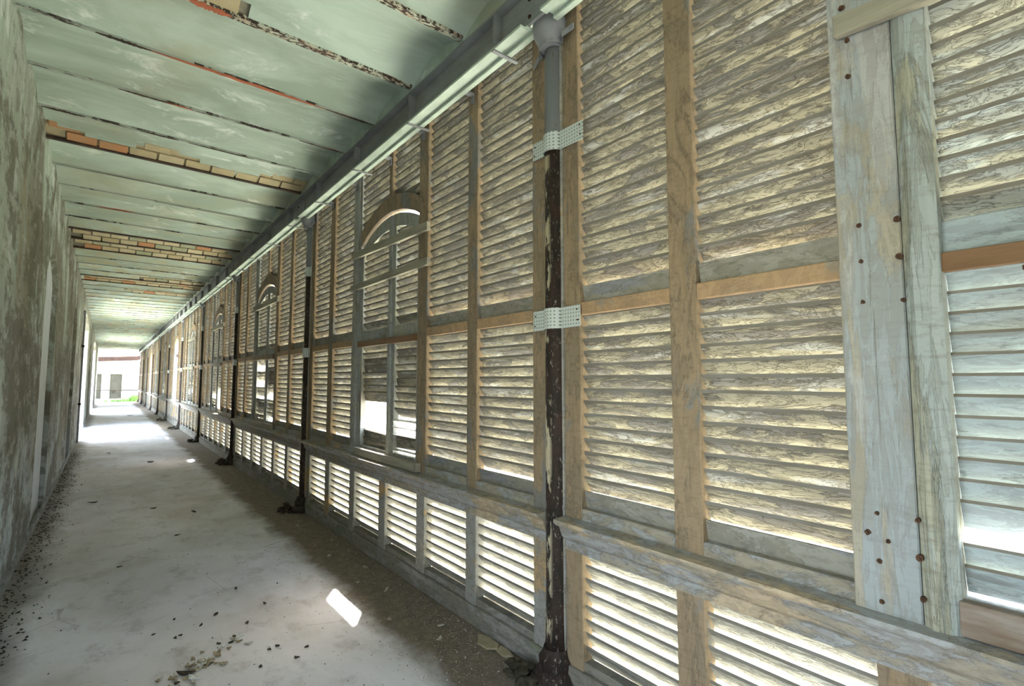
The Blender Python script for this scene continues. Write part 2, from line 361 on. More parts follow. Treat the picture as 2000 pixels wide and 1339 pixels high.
# ------------------------------------------------------------------ the louvered wall
ordinal = {0: 'bay at the right edge of the photo', 1: 'bay between the nearest and the second column', 2: 'bay between the second and the third column',
           3: 'bay between the third and the fourth column', 4: 'bay between the fourth and the fifth column', 5: 'bay with the first wide open arched doorway',
           6: 'bay just beyond the first open doorway', 7: 'bay just before the far open doorway', 8: 'bay with the far open arched doorway',
           9: 'last bay but one before the corridor end', 10: 'bay at the far end of the corridor', -1: 'bay behind the viewer'}
XF = -.018      # front face of stiles and rails
ARC = (2.135, .60, 2.76, .175)     # door arch: centre, half width, springing, rise (within bay)
def screen(b):
    Y = P * (b - 1)
    single = b in (0, 1, 2, 3)
    bl = 0.0035 if b in (0, 1) else 0
    t = thing('louvered_screen', 'fixed louvered timber screen with low shutter panels, ' + ordinal[b], 'screen', (0, Y + 2.18, 0))
    ms, ml, mo, mg = mat_slat, mat_slat_low, mat_ochre, mat_grey_frame
    postR, postL = (1.46, 1.60), (2.80, 2.925)
    post_mat = mat_post if b == 0 else mat_grey_frame
    # stiles of the upper frame
    def st(y0, y1, mat, z0=.80, z1=Z_HEAD, x0=XF, x1=.05, name='stile', lab=None, bv=None):
        obj(name, box(nb(), x0, x1, Y + y0, Y + y1, z0, z1, bl if bv is None else bv), mat, t, lab)
    st(.150, .268, mo); st(.81, .92, mo); st(1.46, 1.60, mo if b else mo); st(3.46, 3.585, mo); st(4.10, 4.21, mo)
    if b == 0:
        # broad pale post nailed over the frame, with a second narrower moulded board beside it
        st(2.78, 2.945, mat_post, x0=-.045, name='post', lab='broad pale blue and cream post with rusty nail stubs', bv=.004)
        bm = nb(); prism(bm, [(-.045, Y + 2.695), (-.045, Y + 2.70), (-.058, Y + 2.72), (-.060, Y + 2.755), (-.045, Y + 2.777), (.03, Y + 2.777), (.03, Y + 2.695)], 'Z', .80, Z_HEAD)
        obj('cover_moulding', bm, mat_gouged, t, 'narrow split moulded board')
    else:
        st(2.80, 2.925, mat_door)
        st(2.765, 2.80, mat_door, x0=-.006, name='stop_moulding')
    # edge mouldings next to the columns
    for y0, y1 in ((.135, .150), (4.21, 4.225)):
        st(y0, y1, mg, x0=-.030, name='edge_moulding', z0=.12)
    # short stile above the door arch
    zt = ARC[2] + ARC[3] + .10
    st(2.08, 2.14, mo, z0=zt)
    # rails
    spans = ((.268, .81), (.92, 1.46), (2.925 if b else 2.945, 3.46), (3.585, 4.10))
    for y0, y1 in spans:
        obj('middle_rail', box(nb(), XF, .05, Y + y0, Y + y1, Z_RAIL0, Z_RAIL1, bl), mat_rail, t)
        bm = nb(); prism(bm, [(.020, Z_RAIL1 - .004), (.006, Z_RAIL1 + .085), (.018, Z_RAIL1 + .087), (.032, Z_RAIL1 - .004)], 'Y', Y + y0 - .003, Y + y1 + .003)
        obj('infill_board', bm, mat_board, t)
        obj('bottom_rail', box(nb(), XF, .05, Y + y0, Y + y1, .80, .875, bl), mat_sill if b else mat_sill, t)
        bm = nb(); zz = .955 + random.uniform(-.012, .004)
        prism(bm, [(.022, .871), (.006, zz), (.018, zz), (.034, .871)], 'Y', Y + y0 - .003, Y + y1 + .003)
        obj('infill_board', bm, mat_board, t)
        slats(t, Y + y0, Y + y1, .957, Z_RAIL0 - .004, ms, single)
        slats(t, Y + y0, Y + y1, Z_RAIL1 + .087, Z_HEAD - .05, ms, single)
    # head
    obj('head_rail', box(nb(), XF, .05, Y + .150, Y + 4.21, Z_HEAD - .05, Z_HEAD, bl), mo, t)
    # arch over the door and the fixed slats above it
    yc, half, zs, rise = Y + ARC[0], ARC[1], ARC[2], ARC[3]
    obj('arch_board', arch_band(nb(), XF - .004, .045, yc, half, zs, rise, .135, 18, True), mo, t)
    for y0, y1 in ((1.60, 2.08), (2.14, 2.80)):
        arch_slats(t, Y + y0, Y + y1, 2.80, Z_HEAD - .05, yc, half, zs + .02, rise, ms, single)
    # sill: moulded nosing, apron
    prof = [(-.100, .800), (-.100, .815), (-.018, .822), (.05, .822), (.05, .66), (-.022, .66), (-.022, .705), (-.040, .722), (-.052, .75), (-.062, .775), (-.084, .785)]
    bm = nb(); prism(bm, prof, 'Y', Y + .145, Y + 4.215)
    obj('sill', bm, mat_sill, t)
    # lower shutters
    obj('sole_plate', box(nb(), -.032, .05, Y + .150, Y + 4.21, .0, .115, bl), mat_sole, t)
    obj('bottom_rail', box(nb(), -.010, .05, Y + .150, Y + 4.21, .115, .155, bl), mat_sole, t)
    lows = ((.268, .812), (.925, 1.465), (1.585, 2.12), (2.245, 2.785), (2.905, 3.46), (3.585, 4.10))
    edges = [.150] + [v for s_ in lows for v in s_] + [4.21]
    for i in range(0, len(edges), 2):
        obj('stile', box(nb(), XF, .05, Y + edges[i], Y + edges[i + 1], .10, .67, bl), mat_grey_frame if b != 0 else mo, t)
    for y0, y1 in lows:
        slats(t, Y + y0, Y + y1, .155, .662, ml, single, jitter=1.0)
    if b == 0:
        for y, z in ((-1.301, 2.704), (-1.312, 2.589), (-1.309, 2.469), (-1.318, 1.981), (-1.319, 1.867), (-1.318, 1.74), (-1.404, 1.974), (-1.404, 1.862), (-1.408, 1.733),
                     (-1.326, 1.106), (-1.326, .968), (-1.327, .852), (-1.412, 1.004), (-1.414, .894), (-1.412, 1.108), (-1.350, 1.030), (-1.300, 1.045)):
            x = -.045 if y > -1.39 else -.058
            y += (0.045 + x) * 1.0 + .012
            bm = nb(); r0 = random.uniform(.005, .008)
            for (x0, x1, r) in ((x - .004, x + .01, r0 * 1.25), (x - .012, x, r0 * .6)):
                n = 9; A = [(y + r * math.cos(i * 6.283 / n) * random.uniform(.8, 1.1), z + r * math.sin(i * 6.283 / n) * random.uniform(.8, 1.2)) for i in range(n)]
                prism(bm, A, 'X', x0, x1)
            obj('nail', bm, mat_nail, t)
    return t

def leaf_door(b, side, label, skip_lo=(), tilt_lo=None, skip_hi=(), hanging=(), patch=None, smat=None, smat_hi=None, flat=False):
    Y = P * (b - 1); single = b in (0, 1, 2, 3)
    bl = 0.003 if b in (0, 1) else 0
    y0, y1 = (1.602, 2.078) if side == 'R' else (2.092, 2.765)
    o0, o1 = (1.635, 2.018) if side == 'R' else (2.155, 2.70)
    x0, x1 = -.004, .045
    t = thing('shutter_door', label, 'door', (0, Y + (y0 + y1) / 2, .83))
    yc, half, zs, rise = Y + ARC[0], ARC[1], ARC[2] - .025, ARC[3]
    mt = mat_door if b else mat_post
    sm = smat or mat_slat; smh = smat_hi or mat_slat
    def top(y): return arch_z(Y + y, yc, half, zs, rise)
    for a, c in ((y0, o0), (o1, y1)):
        bm = nb(); prism(bm, [(Y + a, .825), (Y + c, .825), (Y + c, top(c)), (Y + a, top(a))], 'X', x0, x1); obj('stile', bm, mt, t)
    if side == 'L':
        obj('meeting_moulding', box(nb(), -.018, x0 + .002, Y + y0 - .012, Y + y0 + .022, .83, 2.90, 0), mt, t)
    obj('bottom_rail', box(nb(), x0, x1, Y + o0, Y + o1, .825, .91, bl), mt, t)
    obj('middle_rail', box(nb(), x0, x1, Y + o0, Y + o1, 1.80, 1.955, bl), mt if not flat else mat_slat_blue, t)
    bm = nb(); n = 8
    for i in range(n):
        a = o0 + (o1 - o0) * i / n; c = a + (o1 - o0) / n
        prism(bm, [(Y + a, top(a) - .11), (Y + c, top(c) - .11), (Y + c, top(c)), (Y + a, top(a))], 'X', x0, x1)
    bmesh.ops.remove_doubles(bm, verts=bm.verts, dist=1e-5); obj('arched_top_rail', bm, mt, t)
    if flat:
        slats(t, Y + o0, Y + o1 - .012, .93, 1.80, sm, True, skip=skip_lo, tilt=tilt_lo, h=.070, d=.024, jitter=.6, pitch=.0590)
    else:
        slats(t, Y + o0, Y + o1, .912, 1.798, sm, single, skip=skip_lo, tilt=tilt_lo, jitter=2.5)
    zc = top(o0 if side == 'R' else o1) - .10
    slats(t, Y + o0, Y + o1, 1.957, zc, smh, single, skip=skip_hi, jitter=2.0)
    z = zc + SP / 2                       # shorter slats that follow the arched head
    while z < 2.86:
        ok = [o0 + (o1 - o0) * i / 16 for i in range(17)]; ok = [v for v in ok if z < top(v) - .06]
        if len(ok) > 3: place('slat', slat_mesh(round(ok[-1] - ok[0], 2), smh), t, loc=(.033, Y + (ok[0] + ok[-1]) / 2, z), rot=(0, .02, 0))
        z += SP
    return t

for b in range(-1, 11):
    screen(b)
# door leaves; 5 and 8 stand empty
leaf_door(0, 'L', 'pale blue shutter door leaf with flat slats and bright gap, at right edge', skip_lo=(2,), smat=mat_slat_blue, smat_hi=mat_slat_post, flat=True)
# the other leaf of that door is gone: the doorway beside the viewer stands open
leaf_door(1, 'L', 'grey shutter door leaf with large square hole, nearest arched door', skip_lo=(2, 3, 4, 5, 6), tilt_lo={0: (36, 0), 1: (33, 2), 7: (20, 0), 8: (18, 0), 9: (20, 0), 11: (22, 0), 12: (20, 0)}, smat=mat_slat)
leaf_door(1, 'R', 'grey shutter door leaf with drooping slats, nearest arched door', skip_lo=(), tilt_lo={0: (-56, 0), 1: (33, -1), 2: (-56, 0), 3: (-54, 1), 4: (-56, 0), 9: (22, -1), 10: (20, 0), 7: (16, 0), 12: (22, 0), 13: (18, 0)}, smat=mat_slat)
leaf_door(2, 'L', 'shutter door leaf with three square holes, second arched door', skip_lo=(5, 8, 9, 12, 13), tilt_lo={2: (22, 0), 3: (25, 0), 6: (15, 0)}, smat=mat_slat)
leaf_door(2, 'R', 'shutter door leaf with one low square hole, second arched door', skip_lo=(0, 5, 6), tilt_lo={11: (30, 0), 9: (24, 0), 10: (26, 0), 3: (20, 0)}, smat=mat_slat)
leaf_door(3, 'L', 'shutter door leaf with its low slats gone, third arched door', skip_lo=(3, 4), smat=mat_slat)
leaf_door(3, 'R', 'shutter door leaf with tall bright gap, third arched door', skip_lo=(0, 1, 2, 3, 4, 5, 6), smat=mat_slat)
for b, nm in ((4, 'fourth'), (6, 'sixth'), (7, 'seventh'), (9, 'ninth'), (10, 'tenth')):
    sk = {4: (3, 4, 5, 8), 6: (1, 2, 6), 7: (1, 5), 9: (3, 7), 10: (4,)}[b]
    leaf_door(b, 'L', 'left leaf of the %s arched shutter door along the corridor' % nm, skip_lo=sk)
    leaf_door(b, 'R', 'right leaf of the %s arched shutter door along the corridor' % nm, skip_lo=sk[1:])

# boards nailed across the doors
def board(name, label, cat, b, y0, y1, z0, z1, h, x0, x1, mat, group=None):
    """z0 = lower edge at y0, z1 = lower edge at y1"""
    Y = P * (b - 1)
    bm = nb(); prism(bm, [(Y + y0, z0), (Y + y1, z1), (Y + y1, z1 + h), (Y + y0, z0 + h)], 'X', x0, x1)
    bmesh.ops.bevel(bm, geom=bm.edges[:], offset=.002, segments=1, affect='EDGES')
    return obj(name, bm, mat, None, label, None, False, cat, group)
board('wooden_plank', 'tilted grey plank nailed under the arch of the nearest arched door', 'plank', 1, 1.42, 2.90, 2.615, 2.665, .065, -.050, -.019, mat_plank)
board('wooden_plank', 'long grey plank below the top plank, nearest arched door', 'plank', 1, 1.41, 2.91, 2.352, 2.352, .055, -.050, -.019, mat_plank)
board('wooden_bar', 'brown bar nailed across the middle of the nearest arched door', 'bar', 1, 1.60, 2.72, 1.800, 1.805, .052, -.045, -.019, mat_brown)
board('wooden_plank', 'low grey plank standing on the sill under the nearest arched door', 'plank', 1, 1.52, 2.72, .826, .826, .065, -.060, -.020, mat_plank)
board('wooden_bar', 'brown bar nailed across the pale blue door at the right edge', 'bar', 0, 1.70, 2.712, 1.800, 1.805, .054, -.032, -.006, mat_brown)
board('wooden_plank', 'grey plank crossing the top of the broad pale post', 'plank', 0, 1.45, 2.915, 2.46, 2.595, .068, -.090, -.061, mat_plank)
board('wooden_plank', 'dark weathered plank on the sill in front of the pale blue door', 'plank', 0, 1.62, 2.70, .824, .824, .09, -.055, -.021, simple('dark_plank_wood', (.17, .12, .085), (.26, .22, .19), (6, 3, 20)))
for b, nm in ((2, 'second'), (3, 'third'), (4, 'fourth')):
    board('wooden_plank', 'grey plank nailed under the arch of the %s arched door' % nm, 'plank', b, 1.42, 2.90, 2.60, 2.60, .075, -.050, -.019, mat_plank)
    board('wooden_bar', 'bar nailed across the middle of the %s arched door' % nm, 'bar', b, 1.60, 2.86, 1.80, 1.81, .07, -.045, -.019, mat_ochre if b == 2 else mat_plank)
board('wooden_plank', 'dark plank lying on the sill under the second arched door', 'plank', 2, 1.55, 2.75, .826, .826, .06, -.06, -.02, mat_plank)
# thin rod on the blue leaf
tr = thing('tilt_rod', 'thin white vertical rod on the slats of the pale blue door', 'rod', (-.012, -1.662, .92))
obj('rod', box(nb(), -.022, -.006, -1.672, -1.655, .95, 1.785, .002), mat_post, tr)
obj('rusty_cap', box(nb(), -.024, -.004, -1.674, -1.653, 1.785, 1.797, .001), mat_nail, tr, 'rusty cap')

# ------------------------------------------------------------------ columns
cnames = ['slim rusty iron column at the right foreground, nearest of all', 'second iron column from the viewer, speckled cream and rust', 'third iron column from the viewer',
          'fourth iron column from the viewer', 'fifth iron column from the viewer', 'sixth iron column, beyond the first open doorway', 'seventh iron column from the viewer',
          'eighth iron column from the viewer', 'ninth iron column, by the far open doorway', 'tenth iron column from the viewer', 'last iron column at the corridor end']
mat_col2 = rust_column('speckled_column_paint', (.40, .36, .27), .40, 2.80)
mat_col3 = rust_column('dark_column_paint', (.30, .27, .22), .60, 2.80)
def strap(t, yc, zL, zR, h, r, wl, wr, sheared):
    # flat tabs on the stiles, half round over the column
    pts = [(yc + wl, -.034)]; n = 14
    for i in range(n + 1):
        a = math.pi * i / n; pts.append((yc + r * math.cos(a), -.01 - r * math.sin(a)))
    pts.append((yc - wr, -.034))
    # keep tabs flat
    pts[1] = (yc + r, -.034); pts[-2] = (yc - r, -.034)
    bm = nb(); T = .003; V = []
    for y, x in pts:
        f = (yc + wl - y) / (wl + wr); z = zL + (zR - zL) * f
        nx = -T
        V.append([bm.verts.new((x, y, z)), bm.verts.new((x, y, z + h)), bm.verts.new((x + nx, y, z + h)), bm.verts.new((x + nx, y, z))])
    for a, b_ in zip(V, V[1:]):
        for k in range(4): bm.faces.new((a[k], a[(k + 1) % 4], b_[(k + 1) % 4], b_[k]))
    bm.faces.new(V[0]); bm.faces.new(V[-1][::-1]); bmesh.ops.recalc_face_normals(bm, faces=bm.faces)
    o = obj('strap', bm, mat_strap, t, 'white perforated steel strap')
    for y, dz in ((yc + wl - .015, .25), (yc + wl - .02, .75), (yc - wr + .015, .3), (yc - wr + .02, .8)):
        f = (yc + wl - y) / (wl + wr); z = zL + (zR - zL) * f + h * dz
        bm = nb(); prism(bm, [(y + .004 * math.cos(k), z + .004 * math.sin(k)) for k in (0, 1.05, 2.1, 3.14, 4.2, 5.2)], 'X', -.042, -.034); obj('screw', bm, mat_nail, t)
for i in range(11):
    yc = C0(i + 1); cx = -.012
    t = thing('iron_column', cnames[i], 'column', (cx, yc, 0))
    seg = 32 if i < 3 else 16
    mc = mat_col if i == 0 else mat_col2 if i == 1 else mat_col3
    obj('shaft', lathe(nb(), [(.066, .16), (.062, .30), (.060, .84), (.055, .86), (.060, .88), (.055, 3.31)], cx, yc, seg), mc, t, smooth=True)
    obj('capital', lathe(nb(), [(.056, 3.30), (.062, 3.307), (.060, 3.32), (.078, 3.345), (.096, 3.385), (.100, 3.425), (.090, 3.465), (.070, 3.485), (.078, 3.492), (.078, 3.515)], cx - .03, yc, seg), mat_iron, t, 'grey bulging capital', smooth=True)
    obj('base', lathe(nb(), [(.118, .0), (.122, .035), (.105, .06), (.088, .075), (.092, .10), (.092, .12), (.078, .135), (.066, .17)], cx - .01, yc, seg), mat_dark if i else mat_col3, t, 'dark corroded base', smooth=False)
    # bracket bar below the capital, fixed to the stiles
    bm = nb(); n = 8; prev = None; bar = [(yc + .14, -.036, 3.255), (yc + .085, -.05, 3.275)] + [(yc + .075 * math.cos(math.pi * k / n), -.02 - .078 * math.sin(math.pi * k / n), 3.302) for k in range(n + 1)] + [(yc - .10, -.05, 3.315), (yc - .17, -.036, 3.33)]
    V = []
    for y, x, z in bar: V.append([bm.verts.new((x, y, z)), bm.verts.new((x, y, z + .03)), bm.verts.new((x - .006, y, z + .03)), bm.verts.new((x - .006, y, z))])
    for a, b_ in zip(V, V[1:]):
        for k in range(4): bm.faces.new((a[k], a[(k + 1) % 4], b_[(k + 1) % 4], b_[k]))
    bm.faces.new(V[0]); bm.faces.new(V[-1][::-1]); bmesh.ops.recalc_face_normals(bm, faces=bm.faces)
    obj('bracket', bm, mat_iron, t)
    # boards that close the wall behind the column
    obj('backing_board', box(nb(), .051, .07, yc - .17, yc + .17, 0, 3.545), mat_board, t)
    if i == 0:
        strap(t, yc, 1.765, 1.768, .108, .064, .155, .195, False)
        strap(t, yc, 2.725, 2.715, .100, .064, .155, .225, True)
    elif i < 6:
        strap(t, yc, 1.765, 1.765, .11, .064, .12, .12, False); strap(t, yc, 2.72, 2.72, .11, .064, .10, .10, False)
# the nearer strap end bent off the stile is flat tab here; litter heaps at the feet
def heap(label, cx, cy, rx, ry, h, seed, n=26):
    rnd = random.Random(seed); bm = nb()
    for _ in range(n):
        a = rnd.uniform(0, 6.28); q = rnd.random() ** .5; x = cx + rx * q * math.cos(a); y = cy + ry * q * math.sin(a); s = rnd.uniform(.012, .035)
        z = h * (1 - q) * rnd.random()
        r = bmesh.ops.create_icosphere(bm, subdivisions=1, radius=s)
        for v in r['verts']: v.co = Vector((x + v.co.x * rnd.uniform(.6, 1.5), y + v.co.y * rnd.uniform(.6, 1.5), max(0.001, z + s * .5 + v.co.z * rnd.uniform(.3, .9))))
    o = obj('debris_heap', bm, mat_dark, None, label, 'stuff', False, 'debris')
heap('dark heap of rust scale and dirt at the nearest column foot', -.135, .19, .06, .16, .07, 3, 60)
heap('small dark clump of debris at the second column foot', -.19, C0(2) + .10, .07, .12, .10, 4, 34)
heap('dark debris at the third column foot', -.17, C0(3) + .06, .08, .2, .12, 5, 40)
heap('dark debris at the fourth column foot', -.17, C0(4) + .06, .08, .2, .10, 6)
heap('dark debris at the fifth column foot', -.2, C0(5) + .1, .12, .4, .10, 7, 40)
heap('dark debris at the sixth column foot', -.22, C0(6) + .1, .14, .5, .10, 8, 40)

# ------------------------------------------------------------------ iron beam over the louvers
t = thing('iron_beam', 'long grey painted iron beam with stiffeners above the louvered wall', 'beam', (-.15, 18, 3.38))
BY0, BY1 = YBACK, YEND
obj('web', box(nb(), -.156, -.144, BY0, BY1, 3.418, 3.60), mat_beam, t)
fb = nb(); fe = [BY0] + [v for i in range(-1, 11) for v in (C0(i + 1) - .10, C0(i + 1) + .055) if BY0 < v < BY1] + [BY1]
if len(fe) % 2: fe = fe[:-1]
for i in range(0, len(fe), 2):          # the flange stops short of each column head
    box(fb, -.210, -.163, fe[i], fe[i + 1], 3.388, 3.402); box(fb, -.117, -.085, fe[i], fe[i + 1], 3.390, 3.404)
    box(fb, -.167, -.113, fe[i], fe[i + 1], 3.410, 3.418)
obj('bottom_flange', fb, mat_flange, t, 'lower flange tinted with green ground light')
obj('top_flange', box(nb(), -.210, -.090, BY0, BY1, 3.60, 3.614), mat_beam, t)
k = -8
while True:
    y = .386 + 1.0475 * k; k += 1
    if y > BY1 - .1: break
    if y < BY0 + .1: continue
    obj('stiffener', box(nb(), -.207, -.156, y - .009, y + .009, 3.402, 3.60), mat_beam, t)
    obj('flange_lap', box(nb(), -.213, -.030, y - .012, y + .012, 3.380, 3.388), mat_iron, t)
for b in range(-1, 11):
    Y = P * (b - 1)
    for yy in (.865, 1.53, 2.11, 2.86, 3.52):
        obj('bracket', box(nb(), -.09, -.019, Y + yy - .016, Y + yy + .016, 3.398, 3.418, .002), mat_iron, t)
        obj('bracket_foot', box(nb(), -.030, -.019, Y + yy - .016, Y + yy + .016, 3.345, 3.398, .002), mat_iron, t)
for i in range(11):
    y = C0(i + 1)
    if y + .3 > BY1: continue
    pl = obj('splice_plate', box(nb(), -.166, -.156, y - .20, y + .26, 3.415, 3.585, .002), mat_beam, t)
    if i < 4:
        for a in (-.16, -.08, .02, .10, .18):
            for zz in (3.45, 3.55):
                bm = nb(); lathe(bm, [(.012, 0), (.010, .006), (.004, .010)], 0, 0, 8)
                for v in bm.verts: v.co = Vector((-.166 - v.co.z, y + .03 + v.co.x, zz + v.co.y))
                obj('rivet', bm, mat_nail, t)

# ------------------------------------------------------------------ ceiling: jack arches between joists
ceil = structure('ceiling', (WX / 2, 18, JZ))
RISE = .10
def vz(f): return JZ + RISE * (1 - (2 * f - 1) ** 2)
k0 = int((YBACK - JY0) / JP) - 1; k1 = int((YEND - JY0) / JP)
ragged = random.Random(5)
XA, XB = WX - .03, -.206
# vaults stripped to brick: k -> (f range where plaster has gone as function of u in 0..1 across corridor)
def stripped(k, u, f):
    if k in (10, 11): return u < .93 + .03 * math.sin(f * 9)
    if k == 4: return f > .72 + .14 * math.sin(u * 6.5 + .2) ** 2 + .06 * (u > .45) * (u < .72)
    if k == 16: return f > .6 and u > .04
    if k == 15: return f > .66 and .45 < u < .97
    if k == 18: return f > .5 and u > .35
    if k == 0: return f > .84 and .40 < u < .50
    return False
for k in range(k0, k1 + 1):
    ya = JY0 + JP * k
    bm = nb(); nu, nf = (60, 14) if 0 <= k < 20 else (4, 10); g = {}
    rnd = random.Random(k + 40)
    for iu in range(nu + 1):
        for jf in range(nf + 1):
            u, f = iu / nu, jf / nf
            g[iu, jf] = bm.verts.new((XA + (XB - XA) * u, ya + JP * f, vz(f) + (.0015 * rnd.uniform(-1, 1) if 0 < jf < nf else 0)))
    for iu in range(nu):
        for jf in range(nf):
            if nu > 4 and stripped(k, (iu + .5) / nu, (jf + .5) / nf): continue
            bm.faces.new((g[iu, jf], g[iu, jf + 1], g[iu + 1, jf + 1], g[iu + 1, jf]))
    loose = [v for v in bm.verts if not v.link_faces]; bmesh.ops.delete(bm, geom=loose, context='VERTS')
    obj('vault', bm, mat_plaster, ceil, smooth=True)
# mortar bed and bricks where the plaster has gone
_bme = {}
def brick_me(l, wd, q):
    if (l, wd, q) not in _bme:
        bm = box(nb(), -l / 2, l / 2, -wd / 2, wd / 2, -.012, .012, .003); me = bpy.data.meshes.new('brick'); bm.to_mesh(me); bm.free(); me.materials.append(mat_bricks[q]); _bme[l, wd, q] = me
    return _bme[l, wd, q]
rb = random.Random(9)
for k, (fa, fb), rows in ((10, (0, 1), 6), (11, (0, 1), 6), (4, (.70, 1), 2), (16, (.58, 1), 3), (15, (.66, 1), 2), (18, (.5, 1), 3), (0, (.66, 1), 2)):
    ya = JY0 + JP * k; bm = nb(); n = 8
    A = [[bm.verts.new((x, ya + JP * (fa + (fb - fa) * j / n), vz(fa + (fb - fa) * j / n) + .022)) for x in (XA, XB)] for j in range(n + 1)]
    for a, b_ in zip(A, A[1:]): bm.faces.new((a[0], a[1], b_[1], b_[0]))
    obj('mortar_bed', bm, mat_bricks[0] if k in (4, 16, 18) else mat_mortar, ceil)
    for r in range(rows):
        f = fa + (fb - fa) * (r + .5) / rows; y = ya + JP * f; z = vz(f) + .010
        slope = RISE * (-4) * (2 * f - 1) / JP; x = XA + .05 + (.115 if r % 2 else 0)
        while x < XB - .1:
            u = (x + .1 - XA) / (XB - XA)
            if stripped(k, u, f):
                q = 2 if (rb.random() < (1.0 if k == 4 and u < .26 else 0 if k in (4, 0) else .55 if u < .25 else .14)) else rb.choice((0, 0, 0, 1) if k in (4, 0) else (0, 1, 1, 0, 3))
                place('brick', brick_me(.205, round(JP * (fb - fa) / rows - .014, 3), q), ceil, loc=(x + .105, y, z + rb.uniform(-.004, .004)), rot=(math.atan(slope), 0, rb.uniform(-.01, .01)))
            x += .222
for k in range(k0, k1 + 2):
    y = JY0 + JP * k
    if y > YEND - .05 or y < YBACK + .05: continue
    black = k in (10, 11, 12, 5, 16, 17)
    hw = .020 if black else .022 if k in (0, 1) else .013
    obj('joist', box(nb(), XA, XB - .02, y - hw, y + hw, JZ - .006, JZ + .02), mat_joist_black if black else mat_joist_speck if k in (0, 1) else mat_joist, ceil)
# red lead stretch and dark dashes on the nearest joists, where plaster fell off
for k, xa, xb, mm, wv in ((2, -1.75, -.62, mat_joist_red, .022), (2, -2.0, -1.72, mat_joist_black, .020), (3, -1.88, -1.52, mat_joist_black, .016), (3, -1.62, -1.42, mat_joist_red, .014),
                          (3, -.62, -.2, mat_joist_black, .012), (4, -2.34, -2.08, mat_joist_black, .02), (4, -1.72, -1.45, mat_joist_black, .016), (4, -1.38, -.85, mat_joist_black, .012),
                          (1, -1.6, -1.38, mat_joist_red, .035), (6, -2.33, -.2, mat_joist_black, .010), (8, -2.3, -.2, mat_joist_black, .008), (5.11, -2.33, -.3, mat_joist_black, .012), (5.2, -2.33, -1.2, mat_joist_black, .006), (5.26, -1.6, -.4, mat_bricks[0], .012), (17.3, -2.2, -.9, mat_joist_black, .05), (19.3, -2.3, -1.1, mat_joist_black, .06), (17.6, -1.5, -.3, mat_joist_black, .04), (7, -1.5, -.2, mat_joist_black, .008), (2, -.62, -.22, mat_joist_black, .014)):
    y = JY0 + JP * k; bm = nb(); prev = None; n = 24; rr = random.Random(int(k * 70) + int(xa * 10)); V = []; zb_ = JZ - .0095 if k == int(k) else vz(k - int(k)) - .012
    for i in range(n + 1):
        x = xa + (xb - xa) * i / n; e = min(1, 4 * i / n, 4 * (n - i) / n); w1 = wv * (e * .6 + .1) * rr.uniform(.6, 1.25); w2 = wv * (e * .6 + .1) * rr.uniform(.6, 1.25)
        V.append([bm.verts.new((x, y - w1, zb_)), bm.verts.new((x, y + w2, zb_)), bm.verts.new((x, y + w2, zb_ + .0055)), bm.verts.new((x, y - w1, zb_ + .0055))])
    for a, b_ in zip(V, V[1:]):
        for q in range(4): bm.faces.new((a[q], a[(q + 1) % 4], b_[(q + 1) % 4], b_[q]))
    bm.faces.new(V[0]); bm.faces.new(V[-1][::-1]); bmesh.ops.recalc_face_normals(bm, faces=bm.faces)
    obj('exposed_flange', bm, mm, ceil)
obj('slab', box(nb(), WX - .4, .34, YBACK, YEND, 3.80, 4.0), mat_plaster, ceil)  # unseen slab over the vaults, added to block light from above
# plaster spandrel over the beam, closing the vault ends, and the soffit out to the facade
obj('spandrel', box(nb(), -.2055, -.09, YBACK, YEND, 3.614, 3.80), mat_plaster, ceil)
obj('soffit', box(nb(), -.09, .34, YBACK, YEND, 3.58, 3.80), mat_flange, ceil)

# ------------------------------------------------------------------ left wall with blind arches and open doorways
wl = structure('wall_left', (WX, 18, 0))
WT = .35; ZT = 3.80
opens = [(-7.2, -6.2, 2.4), (-1.7, -.7, 2.1), (14.7, 19.4, 3.1), (27.0, 33.5, 3.1)]  # second opening is unseen, added to let skylight onto the near floor
niches = [(4.95, 6.35), (10.2, 11.4), (22.4, 23.6)]
cuts = sorted([(a, b_, 'o', z) for a, b_, z in opens] + [(a, b_, 'n', 2.60) for a, b_ in niches])
for a, b_, zt in opens[2:]:  # far jambs coloured white to stand for sky light on them
    obj('reveal', box(nb(), WX - WT, WX - .01, b_ - .012, b_, 0, zt), mat_white, wl, 'door reveal whitened for sky light')
y = YBACK
for a, b_, kd, zt in cuts:
    obj('wall_section', box(nb(), WX - WT, WX, y, a, 0, ZT), mat_lwall, wl)
    half = (b_ - a) / 2
    if kd == 'o': arch_bm = arch_band(nb(), WX - WT, WX, (a + b_) / 2, half, zt, .25, ZT, 20)
    else: arch_bm = arch_band(nb(), WX - WT, WX, (a + b_) / 2, half, zt, .28, ZT, 20)
    obj('arch_section', arch_bm, mat_lwall, wl)
    if kd == 'n': obj('blind_arch_infill', box(nb(), WX - WT, WX - .05, a - .02, b_ + .02, 0, 2.95), mat_niche, wl, 'pale bricked-up arched recess')
    y = b_
obj('wall_section', box(nb(), WX - WT, WX, y, YEND, 0, ZT), mat_lwall, wl)
bs = structure('baseboard_left', (WX, 8, 0))
y = YBACK
for a, b_, kd, zt in cuts + [(YEND, YEND, 'e', 0)]:
    if kd == 'n': continue
    obj('skirting', box(nb(), WX, WX + .014, y, a, 0, .075), mat_skirt, bs); y = b_
wb = structure('added_wall_back', (WX / 2, YBACK, 0))  # unseen end wall, added to hold back skylight from behind the viewer
obj('wall_section', box(nb(), WX - .35, -1.75, YBACK - .25, YBACK, 0, 3.8), mat_lwall, wb)
obj('wall_section', box(nb(), -.85, .34, YBACK - .25, YBACK, 0, 3.8), mat_lwall, wb)
obj('wall_section', box(nb(), -1.75, -.85, YBACK - .25, YBACK, 2.3, 3.8), mat_lwall, wb)
